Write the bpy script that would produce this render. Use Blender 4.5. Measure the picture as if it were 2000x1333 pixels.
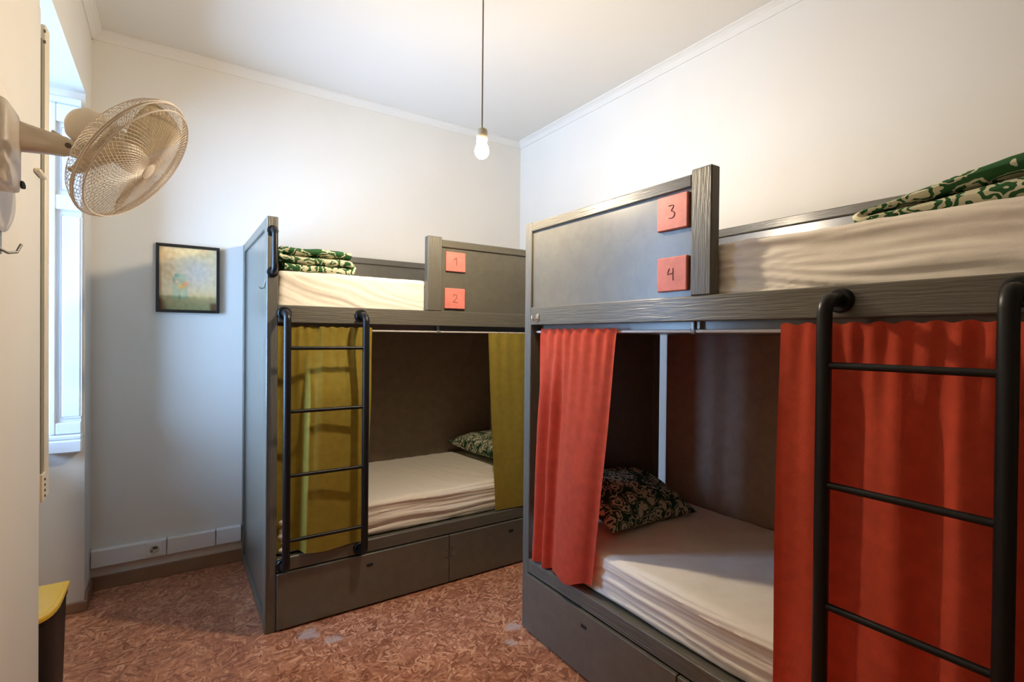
import bpy, bmesh, math, random
from mathutils import Vector, Matrix, noise
random.seed(7)
scene = bpy.context.scene
for o in list(bpy.data.objects):
    bpy.data.objects.remove(o)
COL = scene.collection
S = 1.1                      # all plan numbers below are multiplied by this to reach metres
sin, cos, pi = math.sin, math.cos, math.pi

# ------------------------------------------------------------------ camera
def make_camera():
    y, p, r = [math.radians(a) for a in (33.6699, -0.4679, 0.557)]
    F = Vector((sin(y)*cos(p), cos(y)*cos(p), sin(p)))
    R = Vector((cos(y), -sin(y), 0)); U = R.cross(F)
    R, U = R*cos(r)+U*sin(r), U*cos(r)-R*sin(r)
    cd = bpy.data.cameras.new('camera'); cd.sensor_width = 36; cd.lens = 997.147*36/2000
    cd.clip_start = 0.02
    c = bpy.data.objects.new('camera', cd); COL.objects.link(c)
    m = Matrix((R, U, -F)).transposed().to_4x4(); m.translation = Vector((0, 0, 1.35*S))
    c.matrix_world = m
    scene.camera = c
make_camera()

# ------------------------------------------------------------------ world, light, exposure
w = bpy.data.worlds.new('sky'); scene.world = w; w.use_nodes = True
bg = w.node_tree.nodes['Background']
bg.inputs[0].default_value = (0.36, 0.60, 1.0, 1); bg.inputs[1].default_value = 9.5
def portal():
    ld = bpy.data.lights.new('window_daylight', 'AREA'); ld.shape = 'RECTANGLE'
    ld.size = 1.06*S; ld.size_y = 1.72*S; ld.cycles.is_portal = True
    o = bpy.data.objects.new('window_daylight', ld); COL.objects.link(o)
    o.location = (-0.83*S, 2.685*S, 1.65*S); o.rotation_euler = (pi/2, 0, -pi/2)
portal()
BULB_STRENGTH = 385.0
scene.view_settings.view_transform = 'Standard'
scene.view_settings.look = 'None'
scene.view_settings.gamma = 1.0
scene.view_settings.exposure = 2.0
scene.view_settings.use_curve_mapping = False
scene.cycles.max_bounces = 12
scene.cycles.diffuse_bounces = 8
scene.cycles.transparent_max_bounces = 16
scene.cycles.caustics_reflective = False
scene.cycles.caustics_refractive = False

# ------------------------------------------------------------------ materials
def new_mat(name):
    m = bpy.data.materials.new(name); m.use_nodes = True
    return m, m.node_tree.nodes, m.node_tree.links, m.node_tree.nodes['Principled BSDF']
def nd(ns, t, **kw):
    n = ns.new(t)
    for k, v in kw.items():
        setattr(n, k, v)
    return n
def coords(ns, ls, scale=(1, 1, 1), rot=(0, 0, 0)):
    g = nd(ns, 'ShaderNodeNewGeometry'); mp = nd(ns, 'ShaderNodeMapping')
    mp.inputs['Scale'].default_value = scale; mp.inputs['Rotation'].default_value = rot
    ls.new(g.outputs['Position'], mp.inputs['Vector'])
    return mp.outputs['Vector']
def ramp(ns, stops, interp='LINEAR'):
    r = nd(ns, 'ShaderNodeValToRGB'); r.color_ramp.interpolation = interp
    e = r.color_ramp.elements
    while len(e) < len(stops): e.new(0.5)
    for i, (p, c) in enumerate(stops):
        e[i].position = p; e[i].color = (c[0], c[1], c[2], 1)
    return r
def simple(name, col, rough=0.5, metal=0.0, var=0.06, nscale=12, bump=0.0, bscale=80, scale=(1, 1, 1), spec=0.5, sheen=0.0):
    m, ns, ls, b = new_mat(name)
    v = coords(ns, ls, scale)
    n = nd(ns, 'ShaderNodeTexNoise'); n.inputs['Scale'].default_value = nscale; n.inputs['Detail'].default_value = 5
    ls.new(v, n.inputs['Vector'])
    r = ramp(ns, [(0.3, [c*(1-var) for c in col]), (0.7, [min(1, c*(1+var)) for c in col])])
    ls.new(n.outputs['Fac'], r.inputs['Fac']); ls.new(r.outputs['Color'], b.inputs['Base Color'])
    b.inputs['Roughness'].default_value = rough; b.inputs['Metallic'].default_value = metal
    b.inputs['Specular IOR Level'].default_value = spec
    b.inputs['Sheen Weight'].default_value = sheen
    if bump:
        n2 = nd(ns, 'ShaderNodeTexNoise'); n2.inputs['Scale'].default_value = bscale; n2.inputs['Detail'].default_value = 4
        ls.new(v, n2.inputs['Vector'])
        bp = nd(ns, 'ShaderNodeBump'); bp.inputs['Strength'].default_value = bump; bp.inputs['Distance'].default_value = 0.004
        ls.new(n2.outputs['Fac'], bp.inputs['Height']); ls.new(bp.outputs['Normal'], b.inputs['Normal'])
    return m

def weave(name, col, rough=0.9, freq=900, var=0.08, strength=0.25, sheen=0.15):
    m, ns, ls, b = new_mat(name)
    v = coords(ns, ls)
    n = nd(ns, 'ShaderNodeTexNoise'); n.inputs['Scale'].default_value = 25; n.inputs['Detail'].default_value = 6
    ls.new(v, n.inputs['Vector'])
    r = ramp(ns, [(0.3, [c*(1-var) for c in col]), (0.7, [min(1, c*(1+var)) for c in col])])
    ls.new(n.outputs['Fac'], r.inputs['Fac']); ls.new(r.outputs['Color'], b.inputs['Base Color'])
    b.inputs['Roughness'].default_value = rough; b.inputs['Sheen Weight'].default_value = sheen
    b.inputs['Specular IOR Level'].default_value = 0.15
    n2 = nd(ns, 'ShaderNodeTexNoise'); n2.inputs['Scale'].default_value = freq*0.35; n2.inputs['Detail'].default_value = 2
    n3 = nd(ns, 'ShaderNodeTexNoise'); n3.inputs['Scale'].default_value = 14; n3.inputs['Detail'].default_value = 4
    ls.new(v, n2.inputs['Vector']); ls.new(v, n3.inputs['Vector'])
    ad = nd(ns, 'ShaderNodeMath', operation='MULTIPLY_ADD'); ad.inputs[1].default_value = 6.0
    ls.new(n3.outputs['Fac'], ad.inputs[0]); ls.new(n2.outputs['Fac'], ad.inputs[2])
    bp = nd(ns, 'ShaderNodeBump'); bp.inputs['Strength'].default_value = strength; bp.inputs['Distance'].default_value = 0.002
    ls.new(ad.outputs[0], bp.inputs['Height']); ls.new(bp.outputs['Normal'], b.inputs['Normal'])
    return m

def wood_paint(name, col, scale, rough=0.36, strength=0.3, coat=0.2):
    m, ns, ls, b = new_mat(name)
    v = coords(ns, ls, scale)
    n = nd(ns, 'ShaderNodeTexNoise'); n.inputs['Scale'].default_value = 6; n.inputs['Detail'].default_value = 6
    n.inputs['Distortion'].default_value = 0.6
    ls.new(v, n.inputs['Vector'])
    r = ramp(ns, [(0.3, [c*0.9 for c in col]), (0.7, [c*1.1 for c in col])])
    ls.new(n.outputs['Fac'], r.inputs['Fac']); ls.new(r.outputs['Color'], b.inputs['Base Color'])
    b.inputs['Roughness'].default_value = rough
    b.inputs['Coat Weight'].default_value = coat; b.inputs['Coat Roughness'].default_value = 0.22
    if coat == 0: b.inputs['Specular IOR Level'].default_value = 0.08
    bp = nd(ns, 'ShaderNodeBump'); bp.inputs['Strength'].default_value = strength; bp.inputs['Distance'].default_value = 0.003 if scale[0] == scale[1] == scale[2] else 0.005
    ls.new(n.outputs['Fac'], bp.inputs['Height']); ls.new(bp.outputs['Normal'], b.inputs['Normal'])
    return m

def floral(name, dark, light, scale):
    m, ns, ls, b = new_mat(name)
    v0 = coords(ns, ls)
    dn = nd(ns, 'ShaderNodeTexNoise'); dn.inputs['Scale'].default_value = 22; dn.inputs['Detail'].default_value = 2
    ls.new(v0, dn.inputs['Vector'])
    mx = nd(ns, 'ShaderNodeMix', data_type='VECTOR'); mx.inputs['Factor'].default_value = 0.045
    ls.new(v0, mx.inputs[4]); ls.new(dn.outputs['Color'], mx.inputs[5])
    vec = mx.outputs[1]
    big = nd(ns, 'ShaderNodeTexVoronoi'); big.inputs['Scale'].default_value = scale
    ls.new(vec, big.inputs['Vector'])
    inner = nd(ns, 'ShaderNodeMath', operation='LESS_THAN'); inner.inputs[1].default_value = 0.64
    ls.new(big.outputs['Distance'], inner.inputs[0])
    wv = nd(ns, 'ShaderNodeMath', operation='MULTIPLY_ADD'); wv.inputs[1].default_value = 5.0
    pn = nd(ns, 'ShaderNodeTexNoise'); pn.inputs['Scale'].default_value = scale*2.6; pn.inputs['Detail'].default_value = 1
    ls.new(v0, pn.inputs['Vector']); sc_ = nd(ns, 'ShaderNodeMath', operation='MULTIPLY'); sc_.inputs[1].default_value = 17.0
    ls.new(big.outputs['Distance'], sc_.inputs[0]); ls.new(pn.outputs['Fac'], wv.inputs[0]); ls.new(sc_.outputs[0], wv.inputs[2])
    si = nd(ns, 'ShaderNodeMath', operation='SINE'); ls.new(wv.outputs[0], si.inputs[0])
    ed = nd(ns, 'ShaderNodeMath', operation='GREATER_THAN'); ed.inputs[1].default_value = -0.42
    ls.new(si.outputs[0], ed.inputs[0])
    mu = nd(ns, 'ShaderNodeMath', operation='MULTIPLY')
    ls.new(inner.outputs[0], mu.inputs[0]); ls.new(ed.outputs[0], mu.inputs[1])
    sm = nd(ns, 'ShaderNodeTexVoronoi'); sm.inputs['Scale'].default_value = scale*2.2
    ls.new(vec, sm.inputs['Vector'])
    s2 = nd(ns, 'ShaderNodeMath', operation='LESS_THAN'); s2.inputs[1].default_value = 0.22
    ls.new(sm.outputs['Distance'], s2.inputs[0])
    mm = nd(ns, 'ShaderNodeMath', operation='MAXIMUM')
    ls.new(mu.outputs[0], mm.inputs[0]); ls.new(s2.outputs[0], mm.inputs[1])
    cm = nd(ns, 'ShaderNodeMix', data_type='RGBA')
    cm.inputs[6].default_value = (*dark, 1); cm.inputs[7].default_value = (*light, 1)
    ls.new(mm.outputs[0], cm.inputs['Factor'])
    ls.new(cm.outputs[2], b.inputs['Base Color'])
    b.inputs['Roughness'].default_value = 0.9; b.inputs['Specular IOR Level'].default_value = 0.15
    return m

def chipboard(name):
    """varnished strand-board floor: layers of stretched random flakes, with two scuffed patches"""
    m, ns, ls, b = new_mat(name)
    pos = nd(ns, 'ShaderNodeNewGeometry').outputs['Position']
    dn = nd(ns, 'ShaderNodeTexNoise'); dn.inputs['Scale'].default_value = 6; dn.inputs['Detail'].default_value = 2
    ls.new(pos, dn.inputs['Vector'])
    mx = nd(ns, 'ShaderNodeMix', data_type='VECTOR'); mx.inputs['Factor'].default_value = 0.022
    ls.new(pos, mx.inputs[4]); ls.new(dn.outputs['Color'], mx.inputs[5])
    base = mx.outputs[1]
    tone = [(0.0, (0.10, 0.030, 0.016)), (0.25, (0.27, 0.095, 0.050)), (0.5, (0.44, 0.180, 0.098)),
            (0.75, (0.57, 0.262, 0.145)), (1.0, (0.80, 0.49, 0.32))]
    prev = None
    for i, ang in enumerate((0.2, 1.15, 2.0, 2.75, 0.75, 1.65, 2.4, 0.0)):
        r1 = nd(ns, 'ShaderNodeMapping'); r1.inputs['Rotation'].default_value = (0, 0, ang)
        r1.inputs['Location'].default_value = (i*3.7, i*1.9, 0)
        s1 = nd(ns, 'ShaderNodeMapping'); k = (1.0, 1.3, 0.9, 1.6, 1.1, 2.0, 1.4, 1.8)[i]
        s1.inputs['Scale'].default_value = (14*k, 68*k, 1)
        ls.new(base, r1.inputs['Vector']); ls.new(r1.outputs[0], s1.inputs['Vector'])
        vo = nd(ns, 'ShaderNodeTexVoronoi'); vo.voronoi_dimensions = '2D'; vo.inputs['Scale'].default_value = 1.0
        ls.new(s1.outputs[0], vo.inputs['Vector'])
        sp = nd(ns, 'ShaderNodeSeparateColor'); ls.new(vo.outputs['Color'], sp.inputs[0])
        gr = nd(ns, 'ShaderNodeTexNoise'); gr.inputs['Scale'].default_value = 1.6; gr.inputs['Detail'].default_value = 7; gr.inputs['Roughness'].default_value = 0.65
        s3 = nd(ns, 'ShaderNodeMapping'); s3.inputs['Scale'].default_value = (14*k, 230*k, 1)
        ls.new(r1.outputs[0], s3.inputs['Vector']); ls.new(s3.outputs[0], gr.inputs['Vector'])
        ma = nd(ns, 'ShaderNodeMath', operation='MULTIPLY_ADD'); ma.inputs[1].default_value = 0.62
        mb = nd(ns, 'ShaderNodeMath', operation='MULTIPLY'); mb.inputs[1].default_value = 0.50
        ls.new(gr.outputs['Fac'], mb.inputs[0]); ls.new(sp.outputs[0], ma.inputs[0]); ls.new(mb.outputs[0], ma.inputs[2])
        rp = ramp(ns, tone); ls.new(ma.outputs[0], rp.inputs['Fac'])
        if prev is None:
            prev = rp.outputs['Color']
        else:
            st = nd(ns, 'ShaderNodeMath', operation='GREATER_THAN'); st.inputs[1].default_value = 1-1/(i+1)
            ls.new(sp.outputs[1], st.inputs[0])
            c = nd(ns, 'ShaderNodeMix', data_type='RGBA')
            ls.new(st.outputs[0], c.inputs['Factor']); ls.new(prev, c.inputs[6]); ls.new(rp.outputs['Color'], c.inputs[7])
            prev = c.outputs[2]
    bl = nd(ns, 'ShaderNodeTexNoise'); bl.inputs['Scale'].default_value = 3.5; bl.inputs['Detail'].default_value = 8; bl.inputs['Roughness'].default_value = 0.7
    ls.new(pos, bl.inputs['Vector'])
    br = ramp(ns, [(0.3, (0.72, 0.68, 0.66)), (0.7, (1.22, 1.24, 1.26))]); ls.new(bl.outputs['Fac'], br.inputs['Fac'])
    bm_ = nd(ns, 'ShaderNodeMix', data_type='RGBA', blend_type='MULTIPLY'); bm_.inputs['Factor'].default_value = 1.0
    ls.new(prev, bm_.inputs[6]); ls.new(br.outputs['Color'], bm_.inputs[7]); prev = bm_.outputs[2]
    # scuffs
    sn = nd(ns, 'ShaderNodeTexNoise'); sn.inputs['Scale'].default_value = 16; sn.inputs['Detail'].default_value = 6
    ls.new(pos, sn.inputs['Vector'])
    for (x, y, rad) in ((0.515, 2.40, 0.085), (0.60, 2.31, 0.06), (1.33, 1.96, 0.065), (1.255, 1.86, 0.05)):
        d = nd(ns, 'ShaderNodeVectorMath', operation='DISTANCE'); d.inputs[1].default_value = (x*S, y*S, 0)
        ls.new(pos, d.inputs[0])
        mr = nd(ns, 'ShaderNodeMapRange'); mr.inputs['From Min'].default_value = rad*S*0.3; mr.inputs['From Max'].default_value = rad*S
        mr.inputs['To Min'].default_value = 0.42; mr.inputs['To Max'].default_value = -0.1
        ls.new(d.outputs['Value'], mr.inputs['Value'])
        ad = nd(ns, 'ShaderNodeMath', operation='ADD'); ls.new(mr.outputs[0], ad.inputs[0]); ls.new(sn.outputs['Fac'], ad.inputs[1])
        m2 = nd(ns, 'ShaderNodeMapRange'); m2.inputs['From Min'].default_value = 0.66; m2.inputs['From Max'].default_value = 0.92
        m2.inputs['To Max'].default_value = 0.7
        ls.new(ad.outputs[0], m2.inputs['Value'])
        c = nd(ns, 'ShaderNodeMix', data_type='RGBA'); c.inputs[7].default_value = (0.52, 0.42, 0.40, 1)
        ls.new(m2.outputs[0], c.inputs['Factor']); ls.new(prev, c.inputs[6]); prev = c.outputs[2]
    ls.new(prev, b.inputs['Base Color'])
    b.inputs['Roughness'].default_value = 0.42
    return m

def glass_mat(name):
    m, ns, ls, b = new_mat(name)
    ns.remove(b)
    out = ns['Material Output']
    t = nd(ns, 'ShaderNodeBsdfTransparent'); g = nd(ns, 'ShaderNodeBsdfGlossy'); g.inputs['Roughness'].default_value = 0.02
    fr = nd(ns, 'ShaderNodeFresnel'); fr.inputs['IOR'].default_value = 1.45
    mx = nd(ns, 'ShaderNodeMixShader')
    ls.new(fr.outputs[0], mx.inputs[0]); ls.new(t.outputs[0], mx.inputs[1]); ls.new(g.outputs[0], mx.inputs[2])
    ls.new(mx.outputs[0], out.inputs['Surface'])
    return m
def emit_mat(name, col, strength):
    m, ns, ls, b = new_mat(name)
    b.inputs['Base Color'].default_value = (0.9, 0.88, 0.82, 1)
    b.inputs['Emission Color'].default_value = (*col, 1); b.inputs['Emission Strength'].default_value = strength
    return m
def vcol_mat(name):
    m, ns, ls, b = new_mat(name)
    a = nd(ns, 'ShaderNodeVertexColor'); a.layer_name = 'print'
    ls.new(a.outputs['Color'], b.inputs['Base Color']); b.inputs['Roughness'].default_value = 0.25
    return m

M = {}
M['wall'] = simple('wall_paint', (0.71, 0.682, 0.625), 0.75, var=0.015, nscale=3, bump=0.12, bscale=55, spec=0.25)
M['ceiling'] = simple('ceiling_paint', (0.70, 0.675, 0.625), 0.85, var=0.012, nscale=2, bump=0.06, bscale=40, spec=0.2)
M['trim'] = simple('white_gloss_paint', (0.64, 0.65, 0.65), 0.35, var=0.02, nscale=8)
M['cream'] = simple('cream_paint', (0.74, 0.66, 0.52), 0.45, var=0.04, nscale=10)
M['skirting'] = simple('skirting_brown', (0.27, 0.155, 0.09), 0.5, var=0.15, nscale=7)
M['floor'] = chipboard('strand_board')
PAINT = (0.110, 0.102, 0.081)
M['paint'] = wood_paint('bunk_paint_flat', PAINT, (3, 3, 3), 0.34, 0.03, 0.55)
M['paint_x'] = wood_paint('bunk_paint_grain_x', PAINT, (1.5, 30, 30), 0.36, 0.4)
M['paint_y'] = wood_paint('bunk_paint_grain_y', PAINT, (26, 1.2, 26), 0.34, 0.75)
M['paint_z'] = wood_paint('bunk_paint_grain_z', PAINT, (30, 30, 1.5), 0.36, 0.5)
M['hardboard'] = wood_paint('brown_back_board', (0.31, 0.245, 0.19), (3, 3, 3), 0.8, 0.1, 0.0)
M['black'] = simple('black_tube', (0.0045, 0.005, 0.006), 0.38, var=0.1, spec=0.35)
M['hole'] = simple('dark_recess', (0.006, 0.006, 0.006), 0.8)
M['chrome'] = simple('chrome', (0.62, 0.60, 0.56), 0.25, metal=1.0)
M['steel_white'] = simple('white_rod', (0.72, 0.70, 0.68), 0.35)
M['sheet'] = weave('white_sheet', (0.84, 0.785, 0.71), 0.92, 900, 0.02, 0.22, 0.1)
M['yellow'] = weave('olive_yellow_cloth', (0.47, 0.355, 0.060), 0.9, 900, 0.08, 0.25)
M['red'] = weave('orange_red_cloth', (0.78, 0.112, 0.058), 0.9, 900, 0.08, 0.25)
M['floral'] = floral('green_floral_cloth', (0.035, 0.115, 0.045), (0.66, 0.64, 0.48), 13)
M['floral_small'] = floral('green_floral_pillow', (0.022, 0.060, 0.030), (0.52, 0.52, 0.38), 19)
M['tile'] = simple('coral_tile', (0.62, 0.185, 0.150), 0.5, var=0.12, nscale=22, bump=0.1)
M['ink'] = simple('burnt_ink', (0.13, 0.03, 0.025), 0.7)
M['fan'] = simple('cream_plastic', (0.74, 0.67, 0.57), 0.4, var=0.03)
M['fan_wire'] = simple('cream_wire', (0.72, 0.64, 0.54), 0.4, var=0.03)
M['fan_dark'] = simple('dark_hub', (0.16, 0.12, 0.09), 0.5)
M['blade'] = simple('fan_blade', (0.70, 0.62, 0.46), 0.4, var=0.02)
M['grey_metal'] = simple('grey_metal', (0.30, 0.30, 0.29), 0.4, metal=0.6)
M['yellow_plastic'] = simple('yellow_plastic', (0.80, 0.52, 0.05), 0.4, var=0.03)
M['black_plastic'] = simple('black_plastic', (0.006, 0.0055, 0.0055), 0.45, spec=0.3)
M['frame_black'] = simple('frame_black', (0.012, 0.011, 0.010), 0.35)
M['print'] = vcol_mat('printed_picture')
M['plastic_white'] = simple('white_plastic', (0.72, 0.72, 0.72), 0.4, var=0.02)
M['socket_grey'] = simple('socket_face', (0.50, 0.47, 0.38), 0.4)
M['socket_dark'] = simple('socket_holes', (0.10, 0.05, 0.03), 0.5)
M['strap'] = simple('grey_green_strap', (0.23, 0.225, 0.17), 0.7)
M['cord'] = simple('cord_fabric', (0.30, 0.21, 0.14), 0.7)
M['lamp_socket'] = simple('beige_lamp_socket', (0.62, 0.56, 0.42), 0.5)
M['bulb'] = emit_mat('bulb_glow', (1.0, 0.82, 0.58), BULB_STRENGTH)
M['glass'] = glass_mat('window_glass')

# ------------------------------------------------------------------ object helpers
def link(name, me, m, parent=None):
    o = bpy.data.objects.new(name, me); COL.objects.link(o)
    if parent is not None: o.parent = parent
    if m is not None: me.materials.append(m)
    return o
def wloc(o):
    v = Vector((0, 0, 0))
    while o is not None:
        v += o.location; o = o.parent
    return v
def obj(name, bm, m, parent=None, smooth=False, label=None, recalc=True, angle=40):
    """plan-space bmesh -> linked mesh object, geometry relative to its parent"""
    if recalc: bmesh.ops.recalc_face_normals(bm, faces=bm.faces[:])
    off = wloc(parent) if parent is not None else None
    if off is None:
        xs = [v.co for v in bm.verts]
        lo = Vector((min(v.x for v in xs), min(v.y for v in xs), min(v.z for v in xs)))
        hi = Vector((max(v.x for v in xs), max(v.y for v in xs), max(v.z for v in xs)))
        off = Vector(((lo.x+hi.x)/2, (lo.y+hi.y)/2, lo.z))*S
    for v in bm.verts: v.co = v.co*S - off
    me = bpy.data.meshes.new(name); bm.to_mesh(me); bm.free()
    if smooth:
        for p in me.polygons: p.use_smooth = True
        me.set_sharp_from_angle(angle=math.radians(angle))
    o = link(name, me, m, parent)
    if parent is None: o.location = off
    if label: o['label'] = label
    return o
def tag(o, label, cat, group=None):
    o['label'] = label; o['category'] = cat
    if group: o['group'] = group
    return o
def thing(name, label, cat, loc, group=None):
    o = bpy.data.objects.new(name, None); o.empty_display_size = 0.05; COL.objects.link(o)
    o.location = Vector(loc)*S
    return tag(o, label, cat, group)
def struct(name, bm, m, smooth=False):
    o = obj(name, bm, m, None, smooth); o['kind'] = 'structure'; return o
def NB(): return bmesh.new()

def box(bm, x0, x1, y0, y1, z0, z1, bev=0.0):
    x0, x1 = min(x0, x1), max(x0, x1); y0, y1 = min(y0, y1), max(y0, y1); z0, z1 = min(z0, z1), max(z0, z1)
    vs = [bm.verts.new((x, y, z)) for z in (z0, z1) for y in (y0, y1) for x in (x0, x1)]
    fs = [bm.faces.new([vs[i] for i in f]) for f in ((0, 2, 3, 1), (4, 5, 7, 6), (0, 1, 5, 4), (2, 6, 7, 3), (0, 4, 6, 2), (1, 3, 7, 5))]
    if bev > 0:
        es = list({e for f in fs for e in f.edges})
        bmesh.ops.bevel(bm, geom=es, offset=bev, segments=1, affect='EDGES', profile=0.5)
    return bm
def frame_at(d):
    d = d.normalized(); a = Vector((0, 0, 1)) if abs(d.z) < 0.9 else Vector((1, 0, 0))
    u = d.cross(a).normalized(); return u, d.cross(u)
def tube(bm, pts, r, n=10, caps=True, radii=None):
    pts = [Vector(p) for p in pts]; rings = []; u = None
    for i, p in enumerate(pts):
        d = (pts[min(i+1, len(pts)-1)]-pts[max(i-1, 0)]).normalized()
        if u is None: u, _ = frame_at(d)
        u = (u-d*u.dot(d)).normalized(); v = d.cross(u)
        rr = radii[i] if radii else r
        rings.append([bm.verts.new(p+(u*cos(2*pi*k/n)+v*sin(2*pi*k/n))*rr) for k in range(n)])
    for a, b in zip(rings, rings[1:]):
        for k in range(n): bm.faces.new((a[k], a[(k+1) % n], b[(k+1) % n], b[k]))
    if caps:
        bm.faces.new(rings[0][::-1]); bm.faces.new(rings[-1])
    return bm
def lathe(bm, c, axis, prof, n=28):
    """prof: list of (radius, distance along axis)"""
    c = Vector(c); d = Vector(axis).normalized(); u, v = frame_at(d); rings = []
    for r, h in prof:
        if r < 1e-6: rings.append([bm.verts.new(c+d*h)])
        else: rings.append([bm.verts.new(c+d*h+(u*cos(2*pi*k/n)+v*sin(2*pi*k/n))*r) for k in range(n)])
    for a, b in zip(rings, rings[1:]):
        if len(a) == 1 and len(b) == 1: continue
        for k in range(n):
            k2 = (k+1) % n
            if len(a) == 1: bm.faces.new((a[0], b[k2], b[k]))
            elif len(b) == 1: bm.faces.new((a[k], a[k2], b[0]))
            else: bm.faces.new((a[k], a[k2], b[k2], b[k]))
    return bm
def prism(bm, poly, ax, a0, a1):
    """extrude a closed 2-D outline along axis ax (0,1,2) from a0 to a1"""
    def P(p, a):
        q = list(p); q.insert(ax, a); return bm.verts.new(q)
    A = [P(p, a0) for p in poly]; B = [P(p, a1) for p in poly]; n = len(poly)
    bm.faces.new(A[::-1]); bm.faces.new(B)
    for k in range(n): bm.faces.new((A[k], A[(k+1) % n], B[(k+1) % n], B[k]))
    return bm
def sheet(bm, f, nu, nv, thick=0.0):
    """grid surface f(a,b) with a,b in 0..1; thick offsets a second skin along +depth vector given by f's 4th value"""
    rows = [[bm.verts.new(f(i/nu, j/nv)) for j in range(nv+1)] for i in range(nu+1)]
    fs = [bm.faces.new((rows[i][j], rows[i+1][j], rows[i+1][j+1], rows[i][j+1])) for i in range(nu) for j in range(nv)]
    if thick: bmesh.ops.solidify(bm, geom=fs, thickness=thick)
    return bm
def rbox(bm, lo, hi, r, n, disp=None):
    """rounded box with gridded faces, disp(p, nrm) -> offset along normal"""
    lo, hi = Vector(lo), Vector(hi); cache = {}
    def vert(i, j, k):
        key = (i, j, k)
        if key in cache: return cache[key]
        p = Vector((lo.x+(hi.x-lo.x)*i/n[0], lo.y+(hi.y-lo.y)*j/n[1], lo.z+(hi.z-lo.z)*k/n[2]))
        q = Vector([min(max(p[a], lo[a]+r), hi[a]-r) for a in range(3)])
        d = p-q
        if d.length < 1e-9: d = Vector((0, 0, 1))
        nr = d.normalized(); P = q+nr*r
        if disp: P = P+nr*disp(P, nr)
        cache[key] = bm.verts.new(P); return cache[key]
    for ax in range(3):
        b, c = [(1, 2), (0, 2), (0, 1)][ax]
        for side in (0, n[ax]):
            for s in range(n[b]):
                for t in range(n[c]):
                    q = []
                    for (ds, dt) in ((0, 0), (1, 0), (1, 1), (0, 1)):
                        idx = [0, 0, 0]; idx[ax] = side; idx[b] = s+ds; idx[c] = t+dt
                        q.append(vert(*idx))
                    bm.faces.new(q)
    return bm
def ss(a, b, x):
    t = min(1, max(0, (x-a)/(b-a))); return t*t*(3-2*t)
def N(x, y, z=0.0): return noise.noise(Vector((x, y, z)))
def lerp(a, b, t): return a+(b-a)*t

# ------------------------------------------------------------------ the room
XL, XR, YB, YF0, ZC = -0.35, 2.344, 3.42, -3.0, 2.915
RY0, RY1, RZ1, XO = 2.175, 3.20, 2.50, -1.20          # window recess: near jamb, far jamb, soffit, unseen outer face, deepened to cut slanting daylight
bm = NB(); box(bm, XO, XR+0.1, YF0-0.1, YB+0.1, -0.06, 0.0); struct('floor', bm, M['floor'])
bm = NB(); box(bm, XO, XR+0.1, YF0-0.1, YB+0.1, ZC, ZC+0.1); struct('ceiling', bm, M['ceiling'])
bm = NB(); box(bm, XO, XR+0.1, YB, YB+0.1, 0, ZC); struct('wall_back', bm, M['wall'])
bm = NB(); box(bm, XR, XR+0.1, YF0-0.1, YB, 0, ZC); struct('wall_right', bm, M['wall'])
bm = NB(); box(bm, XO, XR, YF0-0.1, YF0, 0, ZC); struct('wall_front', bm, M['wall'])  # unseen end wall, set far back to lessen bounced fill light
for a in ((XO, XL, YF0, RY0, 0, ZC), (XO, XL, RY1, YB, 0, ZC), (XO, XL, RY0, RY1, RZ1, ZC), (XO, -0.70, RY0, RY1, 0, 0.78)):
    bm = NB(); box(bm, *a); struct('wall_left', bm, M['wall'])       # near pier, far pier, lintel, parapet
# cornice mouldings and skirting
def cornice(name, ax, a0, a1, pos, sgn):
    prof = [(0, 0), (0, -0.046), (0.006, -0.046), (0.010, -0.036), (0.020, -0.022), (0.034, -0.012), (0.044, -0.008), (0.044, 0)]
    bm = NB(); prism(bm, [(pos+sgn*d, ZC+z) for d, z in prof], ax, a0, a1); struct(name, bm, M['ceiling'])
cornice('trim_1', 0, XL, XR, YB, -1); cornice('trim_2', 1, YF0, YB, XR, -1); cornice('trim_3', 1, YF0, YB, XL, 1)
bm = NB(); box(bm, XL, XR, YB-0.012, YB, 0, 0.072, 0.003); struct('baseboard_back', bm, M['skirting'])
bm = NB(); box(bm, XL, XL+0.012, RY1, YB-0.012, 0, 0.072, 0.003); box(bm, XO+0.2, XL+0.012, RY1-0.012, RY1, 0, 0.05, 0.003)
box(bm, XL, XL+0.012, YF0, RY0, 0, 0.072, 0.003)
struct('baseboard_left', bm, M['skirting'])
bm = NB(); box(bm, XR-0.012, XR, YF0, YB-0.012, 0, 0.072, 0.003); struct('baseboard_right', bm, M['skirting'])

# window with panes, sill and folded shutters
win = bpy.data.objects.new('window_1', None); COL.objects.link(win); win.location = Vector((-0.72, 2.685, 0.78))*S; win['kind'] = 'structure'
bm = NB()
for (a, b) in ((RY0, RY0+0.05), (2.66, 2.71), (RY1-0.05, RY1)): box(bm, -0.79, -0.73, a, b, 0.80, RZ1, 0.004)
for (a, b) in ((0.80, 0.86), (1.93, 1.98), (RZ1-0.05, RZ1)): box(bm, -0.788, -0.732, RY0, RY1, a, b, 0.004)
obj('window_frame', bm, M['trim'], win)
for (a, b) in ((RY0+0.05, 2.66), (2.71, RY1-0.05)):
    for (c, d) in ((0.86, 1.93), (1.98, RZ1-0.05)):
        bm = NB(); box(bm, -0.762, -0.758, a, b, c, d); obj('pane', bm, M['glass'], win)
bm = NB(); box(bm, -0.80, -0.66, RY0, RY1, 0.78, 0.80, 0.003); obj('sill', bm, M['trim'], win)
bm = NB(); tube(bm, [(-0.73, 2.685, 1.30), (-0.70, 2.685, 1.30), (-0.70, 2.685, 1.22)], 0.008); obj('window_handle', bm, M['chrome'], win, True)
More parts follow.
